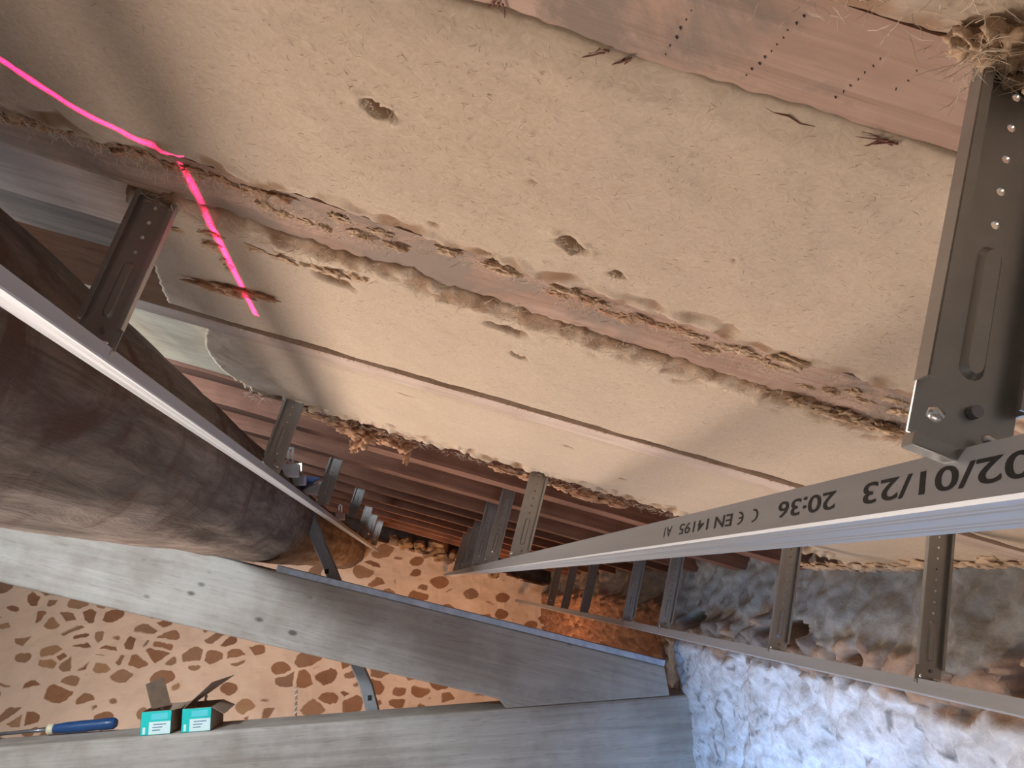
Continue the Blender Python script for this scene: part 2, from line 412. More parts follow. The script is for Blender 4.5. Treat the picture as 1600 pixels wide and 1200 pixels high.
def tufts(rt, name, pts, mat, amp=.012, width=.02, seed=0, dens=.55, drop=0., step=.0035):
    """frayed fibre lip along a polyline of (u, v, n): a lumpy half tube whose size follows noise"""
    P0 = [Vector(p) for p in pts]; path = []
    for a, b in zip(P0[:-1], P0[1:]):
        k = max(1, int((b - a).length / step)); path += [a.lerp(b, i / k) for i in range(k)]
    path.append(P0[-1]); K = 12; vs = []; torn = []
    for i, c in enumerate(path):
        g = max(0.02, .5 + 1.1 * fb(c.x, c.y, seed, 16, 3) + dens - .5); g = min(1.6, g)
        for j in range(K):
            th = 2 * math.pi * j / K
            w = width * g * (1 + .7 * nz(c.x + math.cos(th) * .01, c.y + math.sin(th) * .01, seed + 7, 95))
            h = amp * g * (1 + .8 * nz(c.x, math.sin(th) * .02 + c.y, seed + 17, 110))
            off = .006 * nz(c.x, 0, seed + 23, 28)
            q = Vector((c.x + .004 * nz(c.x, j, seed, 60), c.y + off + math.cos(th) * w, c.z - math.sin(th) * h - drop * g * max(0, math.sin(th))))
            vs.append(P(*q)); torn.append(max(0, min(1, .35 + 1.2 * nz(c.x, c.y + j * .01, seed + 31, 50))) * .75)
    fs = [(i * K + j, i * K + (j + 1) % K, (i + 1) * K + (j + 1) % K, (i + 1) * K + j) for i in range(len(path) - 1) for j in range(K)]
    fs.append(tuple(range(K))); fs.append(tuple((len(path) - 1) * K + j for j in reversed(range(K))))
    o = mk(name, vs, fs, mat, rt, smooth=True); fixn(o)
    at = o.data.attributes.new('torn', 'FLOAT', 'POINT'); at.data.foreach_set('value', torn)
    return path

def clumps(rt, name, blobs, mat, seed=0):
    """torn wads of fibre, one part each; blobs (u, v, n, ru, rv, rn)"""
    for q, (u, v, n, ru, rv, rn) in enumerate(blobs):
        bm = bmesh.new(); r = bmesh.ops.create_icosphere(bm, subdivisions=4, radius=1)
        for w in r['verts']:
            c = w.co.copy(); k = 1 + .75 * noise.fractal(c * 1.9 + Vector((q * 3.1, seed, 0)), .8, 2, 5) + .16 * nz(c.x, c.y, c.z + q, 9)
            w.co = P(u + c.x * ru * k, v + c.y * rv * k, n + c.z * rn * k) - Vector(rt.location)
        me = bpy.data.meshes.new(name); bm.to_mesh(me); bm.free(); me.materials.append(mat)
        for p in me.polygons: p.use_smooth = True
        o = bpy.data.objects.new(name, me); COL.objects.link(o); o.parent = rt
        at = me.attributes.new('torn', 'FLOAT', 'POINT')
        at.data.foreach_set('value', [max(0, min(1, .15 + 1.2 * nz(v_.co.x, v_.co.y, v_.co.z + seed, 60))) * .8 for v_ in me.vertices])

def scatter(u0, u1, v0, v1, n, k): return [(random.uniform(u0, u1), random.uniform(v0, v1), n) for _ in range(k)]
R_ = random.uniform

# nearest bay (top right corner)
p0 = panel('fuzzy insulation panel above the stained rafter, at the top right corner', lambda t: -.1, lambda t: .6,
           lambda u: -.05, lambda u: .258, .304, bulge=.010, seed=11, rag=(.0, .006), clampv=(-.05, .258), du=.004)
strands(p0, 'loose_fibres', scatter(.05, .3, .2, .262, .292, 420) , M_STRAND, (.006, .018), .00018)
clumps(p0, 'fibre_wad', [(.19, .245, .289, .012, .010, .010), (.203, .25, .287, .010, .008, .010), (.175, .25, .292, .009, .006, .007), (.215, .235, .290, .014, .012, .012)], M_TUFT, 4)
strands(p0, 'wad_fibres', [(R_(.17, .22), R_(.235, .26), R_(.274, .287)) for _ in range(170)], M_STRAND, (.008, .022), .00016)

# second bay, the big sheet
cr1 = [(-.118, .447, .0125, .0075, .45, .030), (.046, .553, .0165, .0085, .6, .034), (.097, .583, .0085, .006, .3, .018),
       (-.004, .633, .013, .007, .3, .016), (-.075, .592, .006, .005, 0, .003), (.0, .478, .003, .003, 0, .004), (.17, .50, .003, .003, 0, .005), (-.02, .62, .008, .004, 0, .006)]
p1 = panel('large smooth insulation panel with three torn holes across the middle', lambda t: -.95, lambda t: 1.045,
           lambda u: .3315, lambda u: .634 + .057 * u + .003 * math.sin(u * 7), (.3045), cr1, du=.0031, seed=21, bulge=.007, rag=(.003, .013), clampv=(.336, .585),
           sag=lambda u, v: .008 * max(0, min(1, (-.28 - u) / .16)))
strands(p1, 'loose_fibres', scatter(-.45, .5, .335, .64, .2958, 2200), M_STRAND, (.003, .009), .00011, .2)
strands(p1, 'dark_fibres', scatter(-.45, .5, .335, .64, .2958, 1600), M_STRAND_D, (.002, .006), .00012, .1)
strands(p1, 'hole_fibres', [(cu + R_(-1, 1) * ru, cv + R_(-1, 1) * rv, .297) for (cu, cv, ru, rv, a, d) in cr1[:4] for _ in range(30)], M_STRAND, (.004, .010), .0002)
strands(p1, 'edge_fibres', [(u, .642 + .057 * u + R_(-.008, .01), R_(.292, .300)) for u in [R_(-.5, .6) for _ in range(900)]], M_STRAND, (.005, .014), .00018)
clumps(p1, 'fibre_wad', [(-.004, .640, .298, .016, .006, .004), (.06, .644, .299, .014, .006, .004), (.30, .655, .299, .02, .006, .005), (-.06, .638, .300, .010, .005, .004)], M_TUFT, 2)

# third bay
cr2 = [(.045, .875, .013, .0055, .25, .022), (-.19, .80, .03, .012, .2, .010), (.02, .795, .03, .010, .1, .012)]
p2 = panel('insulation panel with a long torn gash, lit by the broken laser line', lambda t: -.405 - .085 * t, lambda t: 1.045,
           lambda u: .738 + .06 * u, lambda u: 1.120, .3045, cr2, du=.0042, seed=31, bulge=.0075, rag=(.018, .0018), clampv=(.80, 1.119))
strands(p2, 'loose_fibres', scatter(-.4, .7, .76, 1.1, .2962, 1500), M_STRAND, (.004, .010), .00014, .2)
strands(p2, 'edge_fibres', [(u, .738 + .06 * u + R_(-.02, .02), R_(.290, .299)) for u in [R_(-.38, .6) for _ in range(1100)]], M_STRAND, (.006, .018), .0002)
clumps(p2, 'fibre_wad', [(-.27 + .030 * i + R_(-.008, .008), .765 + R_(-.01, .02), .299, R_(.010, .018), R_(.006, .010), R_(.003, .005)) for i in range(5)]
       + [(.36 + .028 * i, .765 + R_(-.01, .005), .298, R_(.012, .018), R_(.007, .010), R_(.004, .006)) for i in range(5)], M_TUFT, 9)
clumps(p2, 'rust_brown_wad', [(-.375, .945, .295, .030, .008, .006), (-.335, .930, .294, .028, .007, .007), (-.305, .925, .295, .020, .005, .005)], M_REDCLUMP, 14)
strands(p2, 'seam_fibres', [(R_(-.4, .8), 1.119 + R_(-.002, .003), R_(.296, .300)) for _ in range(700)], M_STRAND_D, (.004, .010), .00022)

# fourth bay
p3 = panel('last insulation panel, smooth and brightly lit, with a ragged edge over the bare rafters', lambda t: -.450 - .022 * t - .042 * math.sin(t * 3.1), lambda t: 1.045,
           lambda u: 1.180, lambda u: 1.640 + .02 * max(0, u) + (.06 * max(0, u - .55)), .3035, [(.20, 1.30, .012, .008, 0, .004), (-.11, 1.255, .02, .006, 0, .006), (.35, 1.45, .01, .008, 0, .004)], du=.005, seed=41, rag=(.001, .026), clampv=(1.181, 1.612))
strands(p3, 'edge_fibres', [(u, 1.66 + .02 * u + R_(-.02, .02), R_(.288, .299)) for u in [R_(-.5, .7) for _ in range(700)]], M_STRAND, (.008, .020), .00025)
clumps(p3, 'hanging_wad', [(-.245, 1.70, .287, .030, .020, .018), (-.215, 1.705, .280, .022, .02, .022), (-.19, 1.71, .288, .030, .02, .012), (-.15, 1.70, .288, .030, .02, .014),
       (-.12, 1.70, .285, .020, .016, .016), (-.228, 1.715, .262, .012, .011, .022), (-.105, 1.71, .270, .007, .007, .020), (-.35, 1.69, .295, .05, .015, .006), (-.29, 1.69, .292, .04, .018, .008),
       (.12, 1.69, .292, .03, .012, .008), (.20, 1.69, .290, .03, .014, .010), (.27, 1.69, .290, .022, .012, .010), (.33, 1.70, .287, .03, .012, .010), (.40, 1.70, .29, .03, .012, .010)], M_REDCLUMP, 21)
clumps(p3, 'wall_edge_wad', [(1.02 + R_(-.02, .02), 1.2 + .045 * k, .2985, .03, .03, .008) for k in range(16)], M_TUFT, 25)

clumps(p2, 'fibre_wad', [(-.335, .80, .2975, .012, .012, .004), (-.33, .85, .2975, .006, .016, .003), (-.372, .782, .298, .008, .006, .004), (-.325, .765, .298, .012, .008, .005)], M_TUFT, 51)

# scraps of fibre stuck to the second rafter
def scrap(label, u, v, du, dv, seed, mat=M_TUFT):
    rt = root('fibre_scrap', P(u, v, .304), label, 'fibre scrap', 'fibre scraps stuck to the rafter')
    k = max(3, int(du / .016))
    clumps(rt, 'wad', [(u + du * (i / (k - 1) - .5) + R_(-.004, .004), v + R_(-dv, dv), .304, R_(.007, .014), R_(.004, .009), R_(.002, .0045)) for i in range(k)], mat, seed)
    strands(rt, 'loose_fibres', [(u + R_(-.5, .5) * du, v + R_(-dv, dv) * 1.2, R_(.296, .302)) for _ in range(int(du * 1500))], M_STRAND, (.005, .014), .00018)
scrap('brown tattered fibre on the rafter at the left edge of the frame', -.47, .632, .18, .014, 1, M_REDCLUMP)
scrap('tangled fibre on the rafter just under the laser light', -.30, .645, .14, .014, 2, M_REDCLUMP)
scrap('long tangle of fibre left of the bare stretch of rafter', -.18, .660, .14, .018, 3)
scrap('thick torn fibre on the rafter right of its bare stretch', .12, .672, .13, .012, 4, M_REDCLUMP)
scrap('torn fibre on the rafter below the two holes', .25, .69, .13, .018, 5)
scrap('curled flap of fibre on the rafter close to the big hanger', .41, .705, .12, .018, 6)

# bark shreds on the nearest rafter
def shred(u, v, L, a, label):
    mb = MB()
    for k in range(5):
        p = Vector((u + R_(-.004, .004), v + R_(-.002, .002), .302)); pts = [P(*p)]
        b = a + R_(-.5, .5)
        for _ in range(4):
            p = p + Vector((math.cos(b) * L / 4, math.sin(b) * L / 4, R_(-.001, .0008))); b += R_(-.5, .5); pts.append(P(*p))
        mb.tube(pts, [.0007, .0006, .0005, .0003, .0001], 5)
    o = mb.build('bark_shred', M_BARK); return finish(o, label, 'bark shred', 'bark shreds on the stained rafter')
M_BARK = plain('red_bark', (.20, .085, .06), .8)
shred(.018, .335, .014, 2.6, 'thin bark shred at the lower edge of the stained rafter, left one of the pair')
shred(.034, .335, .014, 2.2, 'thin bark shred at the lower edge of the stained rafter, right one of the pair')
shred(-.045, .322, .010, 1.7, 'small upright bark splinter at the top edge of the picture')
shred(.115, .338, .035, .25, 'long red bark strip in the middle of the stained rafter edge')
shred(.193, .336, .022, 2.9, 'dark frayed bark shred near the big hanger')

# ------------------------------------------------------------------ log purlin
def make_log():
    K = 72; vs = []; L0, L1 = -.5, 6.03; n_l = 330; fs = []
    for i in range(n_l + 1):
        v = L0 + (L1 - L0) * i / n_l
        cu = -.618 + .008 * math.sin(v * 1.3); cn = .082 + .01 * math.sin(v * .9 + 1); r0 = .180 - .004 * v
        if v > 3.0: r0 *= 1 - .04 * min(1, (v - 3.0) / .5)
        for j in range(K):
            th = 2 * math.pi * j / K; x, y = math.cos(th), math.sin(th)
            k = r0 + .010 * noise.fractal(Vector((x * 1.3, y * 1.3, v * .9)), .8, 2.1, 4) + .004 * nz(x * 3, y * 3, v * 1.2, 2.6) \
                - .006 * max(0, nz(x * 4.2, y * 4.2, v * .35, 1.6)) + .0025 * nz(x * 9, y * 9, v * 2.5, 1.8)
            vs.append(P(cu + x * k, v, cn + y * k))
    for i in range(n_l):
        for j in range(K): fs.append((i * K + j, i * K + (j + 1) % K, (i + 1) * K + (j + 1) % K, (i + 1) * K + j))
    fs.append(tuple(range(K))); fs.append(tuple(n_l * K + j for j in reversed(range(K))))
    o = mk('log_purlin', vs, fs, M_LOG, smooth=True); fixn(o)
    return finish(o, 'thick dark brown round log lying across the grey truss timber', 'log')
make_log()

# ------------------------------------------------------------------ truss: principal rafter and tie beam (grey timber)
def prism_y(name, poly, y0, y1, mat, label, cat, bev=.006, sub=.05):
    """polygon in world XZ between two y; local x along its longest run"""
    n = len(poly); vs = [Vector((x, y0, z)) for x, z in poly] + [Vector((x, y1, z)) for x, z in poly]
    fs = [tuple(range(n)), tuple(reversed(range(n, 2 * n)))] + [(i, (i + 1) % n, n + (i + 1) % n, n + i) for i in range(n)]
    a = Vector((poly[0][0], y0, poly[0][1])); b = Vector((poly[1][0], y0, poly[1][1])); d = (b - a).normalized()
    ang = math.atan2(-d.z, d.x); Rm = Matrix.Rotation(ang, 3, 'Y'); c = sum(vs, Vector()) / len(vs)
    inv = Rm.inverted()
    o = mk(name, [inv @ (v - c) for v in vs], fs, mat, origin=(0, 0, 0)); fixn(o); o.location = c; o.rotation_euler = Rm.to_euler()
    bevel(o, bev, 2); return finish(o, label, cat)
prism_y('principal_rafter', [(-2.2, .555), (-.588, .081), (.895, -.355), (.905, -.4555), (.300, -.4555), (.276, -.423), (-1.396, .058), (-2.2, .29)], 2.745, 2.90, M_TRUSS,
        'long sloping grey truss timber under the log, with dark knots', 'timber')
prism_y('tie_beam', [(-2.6, -.456), (1.02, -.456), (1.02, -.86), (-2.6, -.86)], 2.745, 2.93, M_TIE,
        'level grey timber along the bottom edge carrying the boxes', 'timber', .01)

mb = MB()  # added strip, coloured pale blue for skylight on the timber's top face
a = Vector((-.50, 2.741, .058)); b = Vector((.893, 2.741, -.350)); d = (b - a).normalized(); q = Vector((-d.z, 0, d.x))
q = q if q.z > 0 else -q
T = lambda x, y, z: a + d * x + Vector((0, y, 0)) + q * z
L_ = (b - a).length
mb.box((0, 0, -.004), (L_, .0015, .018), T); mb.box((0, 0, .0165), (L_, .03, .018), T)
finish(mb.build('painted_light_strip', plain('painted_skylight_blue', (.52, .61, .74), .5, .2)), 'thin pale blue strip of painted skylight along the upper edge of the sloping timber', 'painted light strip')

# ------------------------------------------------------------------ metal rails
def rail(label, ue, ne, side, web, v0, v1, facing):
    """ue, ne: the lower edge nearest to the camera; facing: -1 the side looks to -u, +1 to +u"""
    s = -facing            # web goes away from the side that is seen
    t = .0008
    pr = [(ue + s * .004, ne + side), (ue, ne + side), (ue, ne + .0015)]
    pr += [(ue + s * .0015, ne)]
    for k in (.22, .34, .66, .78): pr += [(ue + s * (web * k - .0012), ne), (ue + s * web * k, ne + .0004), (ue + s * (web * k + .0012), ne)]
    pr += [(ue + s * (web - .0015), ne), (ue + s * web, ne + .0015), (ue + s * web, ne + side), (ue + s * (web - .004), ne + side)]
    inner = []
    cu, cn = ue + s * web / 2, ne + side / 2
    for (a, b) in pr: inner.append((a + t * (1 if a < cu else -1), b + (t if b < cn else -t)))
    n = len(pr); ring = pr + inner[::-1]; m = len(ring); segs = 40
    c0 = P(cu, v0, cn); vs = []; 
    for i in range(segs + 1):
        v = v0 + (v1 - v0) * i / segs
        for (a, b) in ring: vs.append((a - cu, v - v0, b - cn))
    fs = [(i * m + j, i * m + (j + 1) % m, (i + 1) * m + (j + 1) % m, (i + 1) * m + j) for i in range(segs) for j in range(m)]
    fs += [(j, j + 1, m - 2 - j, m - 1 - j) for j in range(n - 1)]
    fs += [(segs * m + j, segs * m + m - 1 - j, segs * m + m - 2 - j, segs * m + j + 1) for j in range(n - 1)]
    rt = root('ceiling_rail', c0, label, 'rail', 'long ceiling rails', ROOF)
    o = mk('channel', vs, fs, M_RAIL, rt, local=True); fixn(o)
    return rt, (cu, v0, cn)
RR, RRo = rail('galvanised ceiling rail printed with black numbers, running from the right edge', .186, .0763, .0225, .0315, .10, 5.95, -1)
LR, LRo = rail('galvanised ceiling rail in front of the round log, from the left edge', -.351, .1205, .014, .039, .15, 5.9, 1)
BR, BRo = rail('galvanised ceiling rail low on the right, along the old masonry wall', .782, .0313, .022, .037, .6, 5.9, -1)

# printed text on the side of the rail (reads upside down from here)
def text_mesh(name, body, parent, size, u, vA, vB, nc, o0, mat=M_INK, bold=.0):
    cu = bpy.data.curves.new(name, 'FONT'); cu.body = body; cu.size = 1; cu.align_x = 'LEFT'; cu.offset = bold; cu.resolution_u = 6
    tmp = bpy.data.objects.new('tmp', cu); COL.objects.link(tmp); bpy.context.view_layer.update()
    me = bpy.data.meshes.new_from_object(tmp.evaluated_get(bpy.context.evaluated_depsgraph_get()))
    COL.objects.unlink(tmp); bpy.data.objects.remove(tmp); bpy.data.curves.remove(cu)
    xs = [v.co.x for v in me.vertices]; x0, x1 = min(xs), max(xs); H = .70
    for v in me.vertices:
        t = (v.co.x - x0) / (x1 - x0)
        v.co = Vector((u - .0002 - o0[0], vA + (vB - vA) * t - o0[1], nc + size / 2 - v.co.y / H * size - o0[2]))
    me.materials.append(mat); me.name = name
    o = bpy.data.objects.new(name, me); COL.objects.link(o); o.parent = parent; return o
nc = .0877
TU = .186; TK = .186 / .227
text_mesh('printed_date', '02/01/23', RR, .0098, TU, .262 * TK, .380 * TK, nc, RRo, bold=.010)['label'] = 'black printed date 02/01/23'
text_mesh('printed_time', '20:36', RR, .0092, TU, .408 * TK, .480 * TK, nc, RRo, bold=.010)['label'] = 'black printed time 20:36'
text_mesh('printed_standard', 'EN', RR, .0082, TU, .557 * TK, .592 * TK, nc, RRo, bold=.008)['label'] = 'black printed letters EN'
text_mesh('printed_standard', '14195', RR, .0082, TU, .606 * TK, .678 * TK, nc, RRo, bold=.008)['label'] = 'black printed number 14195'
text_mesh('printed_standard', 'A1', RR, .0082, TU, .700 * TK, .722 * TK, nc, RRo, bold=.008)['label'] = 'black printed letters A1'
def ce_mark():
    mb = MB(); h = .0043; t = .0011
    for v0, bar in ((.511 * TK, False), (.536 * TK, True)):
        def q(a, b): return (TU - .0002 - RRo[0], v0 + a - RRo[1], nc - b - RRo[2])
        K = 18; sx = 1.7     # stretched along the rail like the other print
        pts = []
        for i in range(K + 1):
            th = math.pi / 2 + math.pi * i / K
            for r in (h, h - t): pts.append(q((h + r * math.cos(th)) * sx, r * math.sin(th)))
        mb.add(pts, [(2 * i, 2 * i + 1, 2 * i + 3, 2 * i + 2) for i in range(K)])
        if bar: mb.add([q(t, t / 2), q(h * sx * .92, t / 2), q(h * sx * .92, -t / 2), q(t, -t / 2)], [(0, 1, 2, 3)])
    o = mk('printed_ce_mark', mb.v, mb.f, M_INK, RR, local=True); o['label'] = 'black CE mark'
ce_mark()

# ------------------------------------------------------------------ hangers
def curve_plate(name, w, L, holes, slot, t, mat, parent):
    """flat strap in local x (width), z (height) with real round holes and a slot"""
    cu = bpy.data.curves.new(name, 'CURVE'); cu.dimensions = '2D'; cu.fill_mode = 'BOTH'; cu.extrude = t / 2
    def poly(pts):
        sp = cu.splines.new('POLY'); sp.points.add(len(pts) - 1)
        for p, (x, y) in zip(sp.points, pts): p.co = (x, y, 0, 1)
        sp.use_cyclic_u = True
    c = w * .12
    poly([(-w / 2, 0), (w / 2, 0), (w / 2, L - c), (w / 2 - c, L), (-w / 2 + c, L), (-w / 2, L - c)])
    for (hx, hz, hr) in holes:
        poly([(hx + hr * math.cos(-a * math.pi / 6), hz + hr * math.sin(-a * math.pi / 6)) for a in range(12)])
    if slot:
        sx, z0, z1, r = slot
        pts = [(sx + r * math.cos(math.pi * a / 8), z1 + r * math.sin(math.pi * a / 8)) for a in range(9)] + \
              [(sx - r * math.cos(math.pi * a / 8), z0 - r * math.sin(math.pi * a / 8)) for a in range(9)]
        poly(pts[::-1])
    tmp = bpy.data.objects.new('tmp', cu); COL.objects.link(tmp); bpy.context.view_layer.update()
    me = bpy.data.meshes.new_from_object(tmp.evaluated_get(bpy.context.evaluated_depsgraph_get()))
    COL.objects.unlink(tmp); bpy.data.objects.remove(tmp); bpy.data.curves.remove(cu)
    for v in me.vertices: v.co = Vector((v.co.x, -v.co.z, v.co.y))
    me.materials.append(mat); me.name = name
    o = bpy.data.objects.new(name, me); COL.objects.link(o); o.parent = parent; return o

def make_hanger(L=.285, w=.043):
    rt = root('rail_hanger', (0, 0, 0), 'x', 'rail hanger', 'rail hangers', ROOF)
    holes = [(.0, .105 + .0175 * k, .0020) for k in range(int((L - .115) / .0175))]
    curve_plate('strap', w, L, holes, None, .0011, M_HANG, rt)
    for s in (-1, 1):
        mb = MB()
        e = s * w / 2
        mb.box((e - .0006, -.0075, .022), (e + .0006, .0005, L - .006))
        mb.box((e - (.0045 if s > 0 else 0), -.0082, .022), (e + (.0045 if s < 0 else 0), -.0070, L - .006))
        mb.build('flange', M_HANG, rt, local=True)
    # pressed stiffening rib with rounded ends
    mb = MB(); z0, z1, r = .036, .088, .0055; K = 8; ol = []; il = []
    for k in range(K + 1):
        a = math.pi * k / K; ol.append((r * math.cos(a), z1 + r * math.sin(a)))
    for k in range(K + 1):
        a = math.pi + math.pi * k / K; ol.append((r * math.cos(a), z0 + r * math.sin(a)))
    cx = 0; il = [(x * .62, (z - (z0 + z1) / 2) * (1 - .0022 / .03) + (z0 + z1) / 2) for x, z in ol]
    n = len(ol)
    mb.add([(x, -.0006, z) for x, z in ol] + [(x, -.0030, z) for x, z in il],
           [(i, (i + 1) % n, n + (i + 1) % n, n + i) for i in range(n)] + [tuple(range(n, 2 * n))])
    mb.build('pressed_rib', M_HANG, rt, local=True)
    # clip that grips the rail lips, and the screw
    mb = MB(); mb.box((-w / 2 + .001, -.004, -.006), (w / 2 - .001, .004, .000))
    bevel(mb.build('rail_clip', M_HANG, rt, local=True), .0008, 2)
    mb = MB(); mb.tube([(-w / 2 + .0005, -.010, .0065), (-w / 2 + .0015, -.0105, .0065), (-w / 2 + .0055, -.0095, .0060), (-w / 2 + .0065, -.009, .0058)], [.0015, .0027, .0027, .0015], 10)
    mb.build('clip_stud', M_CLIP, rt, local=True, smooth=True)
    mb = MB(); mb.tube([(w / 2 - .0165, -.006, .0062), (w / 2 - .0155, -.006, .0062), (w / 2 - .007, -.006, .0048), (w / 2 - .006, -.006, .0046)], [.0008, .0018, .0018, .0008], 10)
    mb.build('clip_tab', M_CLIP, rt, local=True, smooth=True)
    mb = MB(); mb.tube([(.003, -.004, .017), (.003, -.001, .017)], .0028, 10)
    mb.build('screw', M_STEEL, rt, local=True)
    return rt
H0 = make_hanger()
def children(o): return [c for c in COL.objects if c.parent == o]
H0kids = [c for c in COL.objects if c.parent is H0]
first = [True]
def hanger(u, v, n, label, group='rail hangers', tilt=0., yaw=0.):
    if first[0]: h = H0; first[0] = False
    else:
        h = H0.copy(); COL.objects.link(h)
        for c in H0kids:
            k = c.copy(); COL.objects.link(k); k.parent = h
    h.location = P(u, v, n)
    h.rotation_euler = (ROOF @ Matrix.Rotation(tilt, 3, 'Y') @ Matrix.Rotation(yaw, 3, 'Z')).to_euler()
    h['label'] = label; return h
rn = .0763 + .020; ru = .205
hanger(.1885, .2555, rn + .0035, 'large grey hanger cut by the right edge, above the printed date', tilt=.083)
hanger(ru, 1.67, rn + .006, 'pale hanger with small holes over the printed rail, first after the ragged insulation edge')
hanger(ru, 2.345, rn + .012, 'bright bluish hanger just left of the pale one with small holes')
hanger(ru - .008, 2.76, rn + .008, 'hanger half hidden behind the bright bluish one', tilt=-.03)
hanger(ru, 3.515, rn + .008, 'small hanger with a shiny top in the far cluster on the printed rail')
hanger(ru, 3.99, rn + .008, 'second hanger from the far end of the printed rail')
hanger(ru, 4.43, rn + .008, 'hanger at the far end of the printed rail')
ln = .1205 + .012; lu = -.3705
hanger(lu, .722, ln, 'dark hanger at the left in front of the log, nearest on its rail')
hanger(lu, 1.600, ln + .01, 'second hanger on the left rail, hanging from the pale rafter')
hanger(lu, 2.44, ln + .02, 'third hanger on the left rail, with two bright holes')
hanger(lu + .012, 3.30, ln + .055, 'short hanger with one bright hole behind the third on the left rail')
hanger(lu, 4.10, ln + .02, 'left one of the three dim hangers at the far end of the left rail')
hanger(lu, 4.62, ln + .02, 'middle one of the three dim hangers at the far end of the left rail')
hanger(lu, 5.30, ln + .02, 'right one of the three dim hangers at the far end of the left rail')
bu = .8005; bn = .0313 + .020
for (v, lab) in [(1.11, 'dark hanger standing on the low right rail, closest to the right edge'), (1.6, 'hanger on the low right rail left of the dark cavity in the masonry'),
                 (2.36, 'hanger on the low right rail beside the grey mortar, third from the right'), (2.78, 'hanger on the low right rail, fourth from the right'),
                 (3.53, 'thin faint hanger on the low right rail, fifth from the right'), (4.01, 'thin faint hanger on the low right rail, sixth from the right'),
                 (4.45, 'leftmost hanger on the low right rail, beside a pale stone')]:
    hanger(bu, v, bn, lab)

# upright metal studs behind the truss
def stud(label, pts, hole):
    rt = root('metal_upright', pts[-1], label, 'metal upright', 'metal uprights behind the truss')
    mb = MB(); w = .026
    A = [Vector(p) for p in pts]
    vs = []
    for a in A: vs += [a + Vector((-w, 0, 0)), a + Vector((-w * .8, -.012, 0)), a + Vector((w * .8, -.012, 0)), a + Vector((w, 0, 0)), a + Vector((w, .003, 0)), a + Vector((w * .7, -.008, 0)), a + Vector((-w * .7, -.008, 0)), a + Vector((-w, .003, 0))]
    fs = [(i * 8 + j, i * 8 + (j + 1) % 8, (i + 1) * 8 + (j + 1) % 8, (i + 1) * 8 + j) for i in range(len(A) - 1) for j in range(8)]
    fs += [tuple(range(8)), tuple((len(A) - 1) * 8 + j for j in reversed(range(8)))]
    mb.add(vs, fs); mb.build('stud_body', M_RAIL, rt)
    mb = MB(); h = Vector(hole); mb.box(h + Vector((-.007, -.0145, -.009)), h + Vector((.007, -.0115, .009))); mb.build('hole_block', M_HOLE, rt)  # dark block stands in for the shade of a square hole
stud('light metal upright between the log and the truss timber, with a dark block for its square hole', [(-.47, 2.93, .40), (-.43, 2.93, .30), (-.375, 2.93, .15), (-.335, 2.93, .06), (-.315, 2.93, .01)], (-.345, 2.93, .048))
stud('short metal upright between the two grey timbers, with a dark block for its square hole', [(-.30, 2.95, -.16), (-.245, 2.95, -.27), (-.20, 2.95, -.37), (-.165, 2.95, -.50)], (-.185, 2.95, -.415))

# ------------------------------------------------------------------ gable wall
def gable():
    x0, x1, z0 = -4.6, 1.45, -1.75; nx, nzv = 220, 130; vs = []; raw = []
    for j in range(nzv + 1):
        for i in range(nx + 1):
            x = x0 + (x1 - x0) * i / nx
            # height of the roof underside above this x
            zt = (.46 - math.sin(PITCH) * x) / math.cos(PITCH) if True else 0
            z = z0 + (zt - z0) * j / nzv
            n = math.sin(PITCH) * x + math.cos(PITCH) * z
            lim = .215 + .02 * fb(x, 0, 3, 5)
            r = max(0, min(1, (n - lim) / .02))
            vs.append((x, 6.0 + .02 * fb(x, 1, z, 3) + .18 * r, z)); raw.append(r)
    W1 = nx + 1
    fs = [(j * W1 + i, j * W1 + i + 1, (j + 1) * W1 + i + 1, (j + 1) * W1 + i) for j in range(nzv) for i in range(nx)]
    per = list(range(W1)) + [j * W1 + nx for j in range(1, nzv + 1)] + [nzv * W1 + i for i in range(nx - 1, -1, -1)] + [j * W1 for j in range(nzv - 1, 0, -1)]
    k = len(vs)
    for q in per: vs.append((vs[q][0], 6.5, vs[q][2])); raw.append(0)
    m = len(per); fs += [(per[a], k + a, k + (a + 1) % m, per[(a + 1) % m]) for a in range(m)]; fs.append(tuple(k + a for a in reversed(range(m))))
    o = mk('wall_gable', vs, fs, M_GABLE, smooth=False); fixn(o)
    at = o.data.attributes.new('raw', 'FLOAT', 'POINT'); at.data.foreach_set('value', raw)
    finish(o, kind='structure')
gable()

def rock(name, c, r, mat, label, cat, group, seed):
    bm = bmesh.new(); bmesh.ops.create_icosphere(bm, subdivisions=3, radius=1)
    for w in bm.verts:
        q = w.co.copy(); k = 1 + .35 * noise.noise(q * 1.3 + Vector((seed * 3.3, 0, 0))) + .12 * noise.noise(q * 3.1 + Vector((seed, 9, 0)))
        q = Vector((max(-.75, min(.75, q.x)), max(-.75, min(.75, q.y)), max(-.72, min(.72, q.z))))
        w.co = Vector((q.x * r[0] * k, q.y * r[1] * k, q.z * r[2] * k))
    me = bpy.data.meshes.new(name); bm.to_mesh(me); bm.free(); me.materials.append(mat)
    o = bpy.data.objects.new(name, me); COL.objects.link(o); o.location = c; o.rotation_euler = (R_(-.2, .2), R_(-.3, .3), R_(-.2, .2))
    return finish(o, label, cat, group)
rocks = [(-.17, .262, .10, .05), (-.06, .275, .09, .05), (.08, .300, .16, .07), (.20, .255, .10, .06), (.12, .235, .12, .05), (.29, .285, .10, .055), (.38, .25, .10, .055), (.47, .235, .09, .05),
         (.02, .235, .09, .04), (.56, .22, .08, .045), (-.27, .26, .08, .045)]
rocks.sort(); NTH = ['first', 'second', 'third', 'fourth', 'fifth', 'sixth', 'seventh', 'eighth', 'ninth', 'tenth', 'eleventh']
